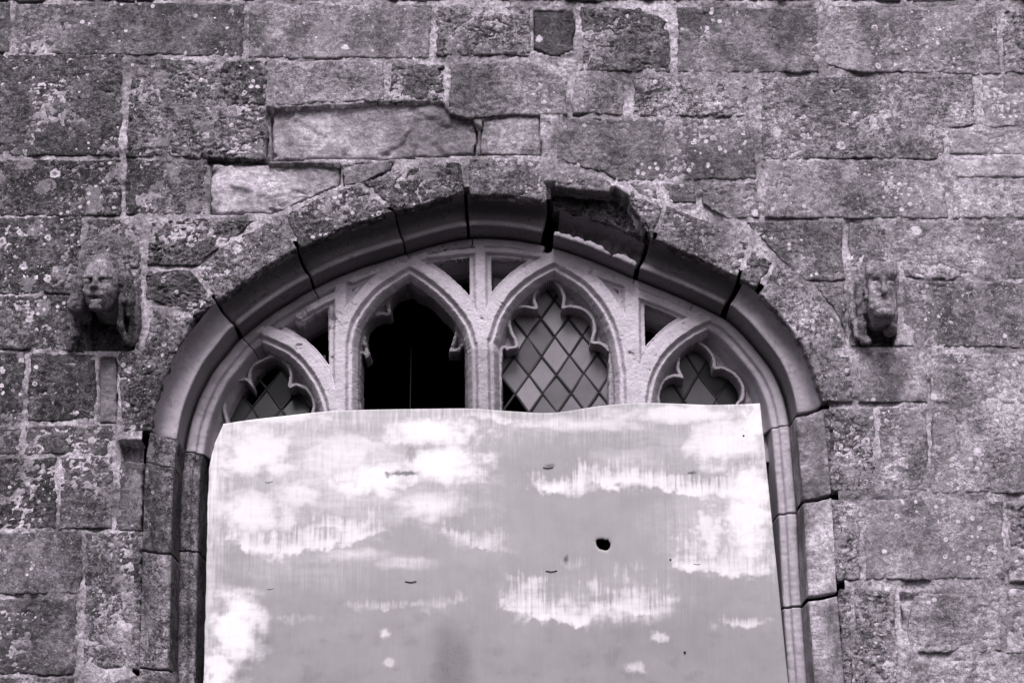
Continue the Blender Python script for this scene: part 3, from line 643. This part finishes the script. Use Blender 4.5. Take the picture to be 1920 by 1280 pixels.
# the stanchion left in the open light
x, z1_ = W(771, 650, DG + .137); _, z0_ = W(771, 850, DG + .137); x = float(x)
unparent_offset(link('stanchion', box_mesh('stanchion', x - .0018, x + .0018, DG + .135, DG + .140, 2.0, float(z1_)), M_IRON, window))

# ------------------------------------------------------------------ the sheet over the window
def build_board():
    st = .004
    lx = [(420, 795), (409, 900), (400, 1000), (391, 1100), (386, 1190), (383, 1290)]
    topx = smooth_curve(np.array([(420, 797), (470, 790), (540, 782), (620, 772), (720, 766), (800, 763), (880, 762), (950, 767), (1015, 772), (1060, 770), (1120, 762), (1190, 757), (1260, 758), (1330, 760), (1390, 758), (1424, 756)], float), 6)
    DB = .055
    T = WP(topx, DB); nu = 540; nv = 390
    T = resample(T, nu)
    zb = 2.02
    bl = WP([(383, 1285)], DB)[0]; tl = WP([(420, 797)], DB)[0]; br = WP([(1478, 1285)], DB)[0]; trr = WP([(1425, 757)], DB)[0]
    LE = WP([(420, 797), (414, 812), (403, 835), (393, 880), (391, 936), (389, 1022), (386, 1131), (382, 1285), (372, 1700)], DB)
    Lx = lambda z: np.interp(-z, -LE[:, 1], LE[:, 0])
    Rx = lambda z: trr[0] + (z - trr[1]) / (br[1] - trr[1]) * (br[0] - trr[0])
    u = np.linspace(0, 1, nu)[:, None]; w = np.linspace(0, 1, nv)[None, :]
    Z = T[:, 1][:, None] * (1 - w) + zb * w
    xl = Lx(Z) + .004 * fbm(Z * 16, Z * 0 + 3.3, 5, 3) + .012 * sstep(.03, 0, w) * 0; xr = Rx(Z)
    ut = (T[:, 0] - T[0, 0]) / (T[-1, 0] - T[0, 0]); X = xl + (xr - xl) * ut[:, None]
    # ragged top-left corner
    bow = .016 * np.sin(ut[:, None] * 9.4 + .6) * np.exp(-w * 5) + .012 * np.sin(ut[:, None] * 5.1 + 2) * (1 - .5 * w)
    lean = -.02 * (1 - w) * 0
    Y = DB - bow + .0025 * fbm(X * 4, Z * 4, 81, 3) + lean
    # photo pixel of every point, for the layout of the whitewash
    dy = Y - CAM[1]; fwd = dy * cs + (Z - CAM[2]) * sn; up = -dy * sn + (Z - CAM[2]) * cs
    PX = 960 + F * (X - CAM[0]) / fwd; PY = 640 - F * up / fwd
    wash = np.zeros(X.shape)
    streak = fbm(X * 90, Z * 5, 83, 3, .6); blot = fbm(X * 9, Z * 14, 84, 4, .55); ragv = fbm(X * 22, Z * 22, 85, 4, .6)
    def swash(edge, hgt, amp, soft=12, ends=50):
        """wiped-on wash: crisp lower edge, dragged upward and fading"""
        nonlocal wash
        e = np.array(edge, float); yb = np.interp(PX, e[:, 0], e[:, 1]) + 14 * ragv + 10 * blot; soft = soft * (1 + 4 * sstep(-.1, .3, fbm(X * 5, Z * 5, 91, 2)))
        up_ = yb - PY; f = sstep(-soft * .5, soft * .5, up_) * np.clip(1 - up_ / (hgt * (1 + .8 * streak + 1.1 * blot + .5 * ragv)), 0, 1) ** .7
        f = f * sstep(e[0, 0] - ends * .3, e[0, 0] + ends, PX + 40 * ragv) * sstep(e[-1, 0] + ends * .3, e[-1, 0] - ends, PX + 40 * ragv)
        wash = np.maximum(wash, amp * f)
    def patch(cx, cy, rx, ry, amp):
        nonlocal wash
        sm = sstep(60, 20, rx); r = np.hypot((PX - cx) / rx, (PY - cy) / ry) + (.9 - .5 * sm) * blot + (.4 + .9 * sm) * ragv + .25 * streak
        wash = np.maximum(wash, amp * sstep(1.45, .15, r))
    patch(480, 850, 100, 60, 1.0); patch(640, 850, 110, 60, .8); patch(800, 812, 110, 34, 1.0); patch(830, 870, 90, 45, 1.0); patch(700, 900, 110, 40, 1.0)
    patch(800, 945, 90, 34, .75); patch(470, 960, 90, 50, .9); patch(560, 920, 80, 40, .8); patch(1360, 830, 90, 60, .9); patch(1400, 950, 50, 120, 1.0); patch(1330, 1000, 30, 60, .8)
    patch(440, 1180, 60, 90, 1.0); patch(410, 1260, 40, 60, .95); patch(520, 780, 120, 20, .9); patch(1080, 795, 160, 16, .7); patch(1280, 775, 170, 22, .9); patch(1180, 860, 90, 30, .45)
    patch(1410, 800, 40, 40, 1.0); patch(600, 830, 200, 40, .55); patch(650, 1040, 90, 18, .55); patch(760, 1055, 70, 16, .5); patch(1235, 1195, 22, 12, .6); patch(1190, 1250, 24, 12, .6); patch(722, 1185, 10, 14, .6); patch(728, 1240, 12, 10, .6)
    patch(640, 880, 300, 130, .56); patch(1290, 830, 190, 90, .34); patch(560, 1060, 190, 60, .30); patch(1330, 980, 130, 110, .42); patch(1150, 1120, 190, 60, .30)
    swash([(405, 1005), (500, 1045), (560, 1040), (640, 1025), (720, 1000), (745, 998)], 70, .85); swash([(560, 985), (700, 998), (742, 1000)], 24, .8)
    swash([(800, 1000), (860, 1022), (975, 1040)], 36, .75); swash([(985, 915), (1040, 926), (1100, 918), (1180, 908), (1250, 922), (1320, 935), (1440, 928)], 44, 1.0)
    swash([(700, 790), (760, 800), (900, 782), (980, 800), (1060, 800), (1160, 785), (1260, 790)], 18, .8)
    swash([(590, 905), (700, 905), (800, 898), (870, 900), (935, 915)], 50, .9); swash([(925, 1140), (990, 1158), (1060, 1168), (1100, 1175), (1140, 1150), (1250, 1160), (1275, 1150)], 75, .8)
    swash([(1240, 1065), (1300, 1072), (1380, 1082), (1460, 1075)], 90, .8); swash([(1335, 1170), (1400, 1174), (1465, 1168)], 20, .7); swash([(640, 1140), (720, 1145), (800, 1132), (900, 1125)], 18, .65)
    swash([(500, 1162), (560, 1156), (640, 1158)], 8, .5); swash([(1160, 1078), (1210, 1070), (1230, 1072)], 22, .6); swash([(1340, 990), (1400, 1040), (1460, 1050)], 160, .8)
    swash([(1040, 1060), (1080, 1062), (1120, 1040)], 14, .6)
    wash = np.maximum(wash, (.46 * sstep(470, 385, PX + 60 * blot) + .5 * sstep(1370, 1460, PX + 60 * blot + (PY - 760) * -.08) * sstep(1130, 1020, PY) + .34 * sstep(900, 770, PY + 60 * blot) + .20 * sstep(960, 430, PX + 120 * blot) * sstep(1080, 950, PY)) * (1 + .5 * streak)) * (1 - .0 * PX)
    smear = fbm(X * 5 + ragv * .25, Z * 70 + blot * 1.5, 86, 4, .6); near_ = sstep(.05, .5, wash)
    wash = np.clip(wash + .16 * streak + .22 * blot + .12 * ragv - .02 + smear * (.04 + .10 * near_), 0, 1.2)
    stain = sstep(1.3, .2, np.hypot((PX - 845) / 45, (PY - 1265) / 130) + .5 * blot) * .5 + .2 * sstep(.1, .5, blot) * sstep(1000, 1250, PY) + .22 * sstep(1020, 1290, PY) * (1 + .6 * blot) + sstep(1.2, .3, np.hypot((PX - 1230) / 220, (PY - 1200) / 60) + .6 * blot) * .15
    for cx, cy, rx, ry, a_ in ((757, 887, 30, 5, .9), (727, 890, 8, 7, .8), (1062, 1048, 5, 9, 1.0), (1030, 873, 10, 4, .9), (770, 850, 12, 18, .4), (520, 960, 14, 30, .3), (1297, 886, 10, 4, .7), (640, 1200, 60, 80, .18), (1100, 1240, 160, 60, .18), (1380, 860, 40, 14, .25)):
        m_ = a_ * sstep(1.2, .4, np.hypot((PX - cx) / rx, (PY - cy) / ry) + .7 * fbm(X * 60, Z * 60, 88, 3)); stain = np.maximum(stain, m_); wash = wash * (1 - .8 * m_)
    # bullet hole
    hp = np.array([(1117, 1013), (1120, 1010), (1130, 1009), (1137, 1012), (1141, 1010), (1142, 1014), (1145, 1018), (1144, 1025), (1140, 1030), (1135, 1031), (1124, 1028), (1119, 1022)], float)
    HP = WP(hp, DB)
    keep = ~inside(HP, X, Z); dH = dist_line(np.vstack([HP, HP[:1]]), X, Z)
    Hd = resample(np.vstack([HP, HP[:1]]), 120)
    cell = keep[:-1, :-1] & keep[1:, :-1] & keep[1:, 1:] & keep[:-1, 1:]
    gone = np.zeros(X.shape, bool); nc = ~cell; gone[:-1, :-1] |= nc; gone[1:, :-1] |= nc; gone[1:, 1:] |= nc; gone[:-1, 1:] |= nc
    for i, j in zip(*np.nonzero(gone & keep)):
        k = np.argmin(np.hypot(Hd[:, 0] - X[i, j], Hd[:, 1] - Z[i, j])); X[i, j], Z[i, j] = Hd[k]
    Y = Y + .0015 * sstep(.012, 0, dH)
    i, j = np.nonzero(cell); n = nv
    q = np.stack([i * n + j, (i + 1) * n + j, (i + 1) * n + j + 1, i * n + j + 1], 1)
    us, inv = np.unique(q, return_inverse=True); v = np.stack([X.ravel()[us], Y.ravel()[us], Z.ravel()[us]], 1)
    q = inv.reshape(-1, 4)[:, ::-1]
    th = .004; m = len(v); vb = v.copy(); vb[:, 1] += th
    ed = np.vstack([q[:, [0, 1]], q[:, [1, 2]], q[:, [2, 3]], q[:, [3, 0]]]); key = np.sort(ed, 1); _, idx, cnt = np.unique(key, axis=0, return_index=True, return_counts=True)
    be = ed[idx[cnt == 1]]; sk = np.stack([be[:, 1], be[:, 0], be[:, 0] + m, be[:, 1] + m], 1)
    me = mesh_from('sheet', np.vstack([v, vb]), np.vstack([q, q[:, ::-1] + m, sk]))
    for nm, arr in (('wash', wash), ('stain', stain)):
        at = me.attributes.new(nm, 'FLOAT', 'POINT'); a = arr.ravel()[us].astype(np.float32); at.data.foreach_set('value', np.r_[a, a])
    return me, DB
bme, DB = build_board()
board = thing('covering_board', 'tall smeared whitewashed sheet with a ragged round hole, fixed over the lower window', 'board', (float(W(915, 1280)[0]), DB, 2.02))
unparent_offset(link('sheet', bme, M_BOARD, board))
def wire(name, pts, r, mat, parent, n=6):
    pts = np.array(pts, float); v = []; m = len(pts)
    for k, p in enumerate(pts):
        t = pts[min(k + 1, m - 1)] - pts[max(k - 1, 0)]; t /= np.linalg.norm(t) + 1e-9
        a = np.cross(t, (0.3, .9, .2)); a /= np.linalg.norm(a); b = np.cross(t, a)
        for i in range(n): v.append(p + r * (math.cos(2 * math.pi * i / n) * a + math.sin(2 * math.pi * i / n) * b))
    q = [(k * n + i, k * n + (i + 1) % n, (k + 1) * n + (i + 1) % n, (k + 1) * n + i) for k in range(m - 1) for i in range(n)]
    return link(name, mesh_from(name, v, q), mat, parent)
def boardy(px, py):                               # front of the sheet near a photo point
    x, z = W(px, py, DB); co = np.empty(len(bme.vertices) * 3, np.float32); bme.vertices.foreach_get('co', co); co = co.reshape(-1, 3)
    k = np.argmin((co[:, 0] - float(x)) ** 2 + (co[:, 2] - float(z)) ** 2 + (co[:, 1] - DB) ** 2 * .01); return float(x), float(co[k, 1]) - .0045, float(z)
for px, py, w_ in ((503, 905, 18), (506, 1104, 16), (770, 1089, 20), (1034, 1069, 20), (1028, 875, 18), (1296, 886, 14), (1308, 1057, 16)):
    x, y, z = boardy(px, py); s_ = w_ * .002 / 2; y += .003
    unparent_offset(wire('staple', [(x - s_, y + .006, z - .004), (x - s_, y - .001, z), (x, y - .002, z - .003), (x + s_, y - .001, z + .001), (x + s_, y + .006, z - .003)], .0016, M_IRON, board))
for px, py in ((1257, 1049), (1284, 1222), (1394, 817)):
    x, y, z = boardy(px, py); r = .004
    vv = [(x + r * math.cos(a) * f, y - h, z + r * math.sin(a) * f) for f, h in ((1, -.004), (1, .0), (.55, .002)) for a in np.arange(8) * math.pi / 4] + [(x, y - .0025, z)]
    q = [(k * 8 + i, k * 8 + (i + 1) % 8, k * 8 + 8 + (i + 1) % 8, k * 8 + 8 + i) for k in (0, 1) for i in range(8)]
    unparent_offset(link('nail_head', mesh_from('nail_head', vv, q, tris=[(16 + i, 16 + (i + 1) % 8, 24) for i in range(8)]), M_IRON, board))

# ------------------------------------------------------------------ carved heads (distance fields turned into meshes)
def surface_nets(f, org, h):
    s = f < 0; c = np.zeros(tuple(n - 1 for n in f.shape) + (3,)); cnt = np.zeros(tuple(n - 1 for n in f.shape))
    A, B_, C_ = cnt.shape
    sl = lambda o: (slice(o[0], o[0] + A), slice(o[1], o[1] + B_), slice(o[2], o[2] + C_))
    cor = [(i, j, k) for i in (0, 1) for j in (0, 1) for k in (0, 1)]
    for a in cor:
        for ax in range(3):
            if a[ax]: continue
            b = list(a); b[ax] = 1; fa = f[sl(a)]; fb = f[sl(b)]; m = (fa < 0) != (fb < 0)
            t = np.where(m, fa / np.where(m, fa - fb, 1), 0)
            for k in range(3): c[..., k] += m * (a[k] + (t if k == ax else 0))
            cnt += m
    act = cnt > 0; ids = -np.ones(cnt.shape, int); ids[act] = np.arange(act.sum())
    P = (np.argwhere(act) + c[act] / cnt[act][:, None]) * h + org
    Q = []
    for ax in range(3):
        o1, o2 = [(1, 2), (2, 0), (0, 1)][ax]
        lo = [slice(None)] * 3; hi = [slice(None)] * 3; lo[ax] = slice(0, -1); hi[ax] = slice(1, None)
        d = s[tuple(lo)] != s[tuple(hi)]; pos = s[tuple(lo)] & d
        I = np.argwhere(d); I = I[(I[:, o1] > 0) & (I[:, o2] > 0) & (I[:, o1] < f.shape[o1] - 1) & (I[:, o2] < f.shape[o2] - 1)]
        e1 = np.eye(3, dtype=int)[o1]; e2 = np.eye(3, dtype=int)[o2]
        g = lambda p: ids[p[:, 0], p[:, 1], p[:, 2]]
        q = np.stack([g(I - e1 - e2), g(I - e2), g(I), g(I - e1)], 1); fl = ~s[I[:, 0], I[:, 1], I[:, 2]]
        q[fl] = q[fl][:, ::-1]; Q.append(q)
    return P, np.vstack(Q)
def ell(X, Y, Z, c, r):
    k = np.sqrt(((X - c[0]) / r[0]) ** 2 + ((Y - c[1]) / r[1]) ** 2 + ((Z - c[2]) / r[2]) ** 2); return (k - 1) * min(r)
def cap(X, Y, Z, a, b, ra, rb):
    a = np.array(a); b = np.array(b); d = b - a; t = np.clip(((X - a[0]) * d[0] + (Y - a[1]) * d[1] + (Z - a[2]) * d[2]) / (d @ d), 0, 1)
    return np.sqrt((X - a[0] - t * d[0]) ** 2 + (Y - a[1] - t * d[1]) ** 2 + (Z - a[2] - t * d[2]) ** 2) - (ra + (rb - ra) * t)
def rbox(X, Y, Z, c, hsz, r):
    q = [np.abs(v - cc) - (hh - r) for v, cc, hh in zip((X, Y, Z), c, hsz)]
    return np.sqrt(sum(np.maximum(k, 0) ** 2 for k in q)) + np.minimum(np.maximum(np.maximum(q[0], q[1]), q[2]), 0) - r
def su(a, b, k=.015):
    h = np.clip(.5 + .5 * (b - a) / k, 0, 1); return b + (a - b) * h - k * h * (1 - h)
def sub(a, b, k=.01): return -su(-a, b, k)
def grid3(lo, hi, h):
    ax = [np.arange(l, u, h) for l, u in zip(lo, hi)]; return np.meshgrid(*ax, indexing='ij')
def chain(X, Y, Z, pts, k=.012):
    f = None
    for (p, ra), (q, rb) in zip(pts[:-1], pts[1:]):
        g = cap(X, Y, Z, p, q, ra, rb); f = g if f is None else su(f, g, k)
    return f
def rough3(X, Y, Z, s, sc=28): return fbm(X * sc + Y * 17, Z * sc - Y * 23, s, 4, .6)
def carve(name, f, org, h, parent, tone):
    P, Q = surface_nets(f, np.array(org), h)
    return link(name, mesh_from(name, P, Q), M_STONE, parent, tone)

def left_head():
    x, z = W(206, 570); root = thing('carved_head', 'dark carved stone head with domed brow and long veil jutting beside the arch', 'carving', (float(x), 0, float(z)), 'carved heads flanking the arch')
    lo, hi, h = (-.17, -.30, -.22), (.16, .06, .19), .0042; X, Y, Z = grid3(lo, hi, h)
    f = ell(X, Y, Z, (-.002, -.155, .035), (.066, .085, .092))
    f = su(f, ell(X, Y, Z, (-.006, -.165, -.035), (.046, .066, .052)), .03)         # jaw
    f = su(f, cap(X, Y, Z, (0, -.10, .0), (0, .03, -.01), .05, .06), .03)         # neck into the wall
    for sx in (-1, 1):                                                               # eye sockets, eyes, brows
        f = sub(f, ell(X, Y, Z, (-.008 + sx * .030, -.244, .013), (.022, .036, .015)), .005)
        f = su(f, ell(X, Y, Z, (-.008 + sx * .031, -.218, .012), (.014, .012, .009)), .004)
        f = su(f, cap(X, Y, Z, (-.008 + sx * .014, -.236, .028), (-.008 + sx * .05, -.222, .030), .007, .006), .010)
    f = su(f, cap(X, Y, Z, (-.009, -.234, .022), (-.011, -.250, -.014), .006, .010), .010)   # nose
    f = su(f, ell(X, Y, Z, (-.021, -.238, -.016), (.007, .008, .006)), .006); f = su(f, ell(X, Y, Z, (-.001, -.238, -.016), (.007, .008, .006)), .006)
    f = sub(f, ell(X, Y, Z, (-.008, -.238, -.054), (.024, .024, .007)), .004)        # open mouth
    f = su(f, cap(X, Y, Z, (-.022, -.222, -.067), (.008, -.222, -.067), .006, .006), .006); f = su(f, ell(X, Y, Z, (-.008, -.212, -.086), (.022, .018, .014)), .012)   # lower lip
    f = su(f, cap(X, Y, Z, (-.03, -.228, -.041), (.012, -.228, -.041), .006, .006), .008)
    for sx in (-1, 1): f = su(f, ell(X, Y, Z, (-.008 + sx * .038, -.206, -.018), (.014, .016, .014)), .016)
    f = f + .0025 * rough3(X, Y, Z, 301) + .0015 * rough3(X, Y, Z, 302, 80)
    carve('face', f, lo, h, root, (.17, .6, .4, 0))
    g = ell(X, Y, Z, (0, -.115, .058), (.082, .105, .098)); g = sub(g, ell(X, Y, Z, (-.004, -.215, .01), (.058, .10, .105)), .01)
    for pts in ([((-.05, -.14, .12), .022), ((-.088, -.15, .03), .026), ((-.10, -.12, -.045), .030), ((-.088, -.03, -.06), .03)], [((-.06, -.05, .06), .03), ((-.11, -.06, -.04), .025), ((-.115, -.035, -.13), .020), ((-.135, -.01, -.175), .018)],
                [((.05, -.14, .12), .020), ((.088, -.15, .04), .022), ((.102, -.13, -.03), .018), ((.098, -.10, -.075), .012)], [((.068, -.13, .08), .016), ((.070, -.13, -.03), .012), ((.062, -.08, -.11), .012), ((.075, -.02, -.155), .014)],
                [((0, -.05, .10), .06), ((0, .03, .06), .07)], [((.09, -.05, .04), .03), ((.105, -.02, -.08), .02), ((.09, -.005, -.15), .02)]):
        g = su(g, chain(X, Y, Z, pts), .010)
    g = g + .006 * fbm(X * 70, Z * 10 + Y * 12, 305, 3) + .003 * rough3(X, Y, Z, 306, 60)
    carve('veil', g, lo, h, root, (.11, .8, .5, .3))
def right_head():
    x, z = W(1642, 578); root = thing('carved_head', 'pale worn carved stone face with flat brow and side locks beside the arch', 'carving', (float(x), 0, float(z)), 'carved heads flanking the arch')
    lo, hi, h = (-.13, -.24, -.19), (.11, .06, .20), .0040; X, Y, Z = grid3(lo, hi, h)
    f = rbox(X, Y, Z, (.0, -.07, .028), (.050, .095, .098), .028)
    f = su(f, rbox(X, Y, Z, (.002, -.088, -.052), (.038, .088, .042), .018), .014)
    f = su(f, rbox(X, Y, Z, (.003, -.078, .100), (.058, .095, .032), .020), .010)     # heavy flat brow / headband
    for sx in (-1, 1):
        f = sub(f, ell(X, Y, Z, (.004 + sx * .029, -.178, .048), (.022, .030, .020)), .008)
        f = su(f, ell(X, Y, Z, (.004 + sx * .029, -.152, .044), (.014, .012, .010)), .005)
    f = su(f, cap(X, Y, Z, (.004, -.166, .060), (.001, -.188, .000), .008, .013), .008)
    f = su(f, ell(X, Y, Z, (-.018, -.168, -.008), (.014, .012, .010)), .008); f = sub(f, ell(X, Y, Z, (.022, -.184, -.012), (.014, .014, .012)), .008)
    f = sub(f, cap(X, Y, Z, (-.036, -.178, -.026), (-.004, -.184, -.020), .009, .006), .006)
    f = su(f, cap(X, Y, Z, (-.03, -.172, -.052), (.018, -.172, -.046), .009, .008), .007); f = su(f, cap(X, Y, Z, (-.024, -.172, -.072), (.008, -.172, -.072), .011, .009), .008)
    f = sub(f, cap(X, Y, Z, (-.03, -.186, -.061), (.02, -.186, -.060), .006, .006), .004)
    f = sub(f, ell(X, Y, Z, (.045, -.17, .0), (.014, .02, .03)), .012)
    f = f + .003 * rough3(X, Y, Z, 311, 36) + .0016 * rough3(X, Y, Z, 312, 85)
    carve('face', f, lo, h, root, (.34, .45, .3, 0))
    g = None
    for pts in ([((-.045, -.09, .13), .022), ((-.070, -.10, .07), .020), ((-.074, -.09, -.01), .017), ((-.066, -.06, -.08), .014), ((-.060, -.03, -.14), .014)], [((-.05, -.05, .12), .03), ((-.09, -.05, .05), .018), ((-.092, -.045, -.03), .014), ((-.078, -.03, -.12), .016)],
                [((-.058, -.115, .07), .010), ((-.054, -.12, .0), .008), ((-.058, -.09, -.05), .008)], [((0, -.02, .14), .045), ((.04, .0, .12), .045)], [((.058, -.04, .06), .018), ((.060, -.03, -.04), .014), ((.058, -.01, -.10), .014)],
                [((-.06, -.02, -.12), .02), ((-.045, -.04, -.145), .014)]):
        c = chain(X, Y, Z, pts); g = c if g is None else su(g, c, .006)
    g = g + .006 * fbm(X * 80, Z * 8 + Y * 10, 315, 3) + .002 * rough3(X, Y, Z, 316, 70)
    carve('side_locks', g, lo, h, root, (.22, .6, .5, 0))
    k = ell(X, Y, Z, (.040, -.045, -.100), (.024, .05, .026)) + .005 * rough3(X, Y, Z, 318, 40)
    carve('shoulder_knob', k, lo, h, root, (.19, .5, .6, .1))
left_head(); right_head()

# ------------------------------------------------------------------ the wall beyond the frame: plainer courses
rng = random.Random(11)
def courses(px0, px1, py0, py1):
    y = py0
    while y < py1 - 30:
        hgt = rng.choice((92, 108, 124, 140)); y2 = min(y + hgt, py1); x = px0
        while x < px1 - 40:
            w_ = rng.randint(130, 330); x2 = min(x + w_, px1)
            if px1 - x2 < 60: x2 = px1
            stone(rect(x + 3, y + 2, x2 - 3, y2 - 2), 'n', (rng.uniform(.09, .15), .7, .6, .7), res=.02); x = x2 + 3
        y = y2 + 3
courses(-520, -100, -420, 1900); courses(2016, 2440, -420, 1900); courses(-100, 2014, -420, -124)
courses(-100, 236, 1408, 1900); courses(1616, 2012, 1408, 1900)
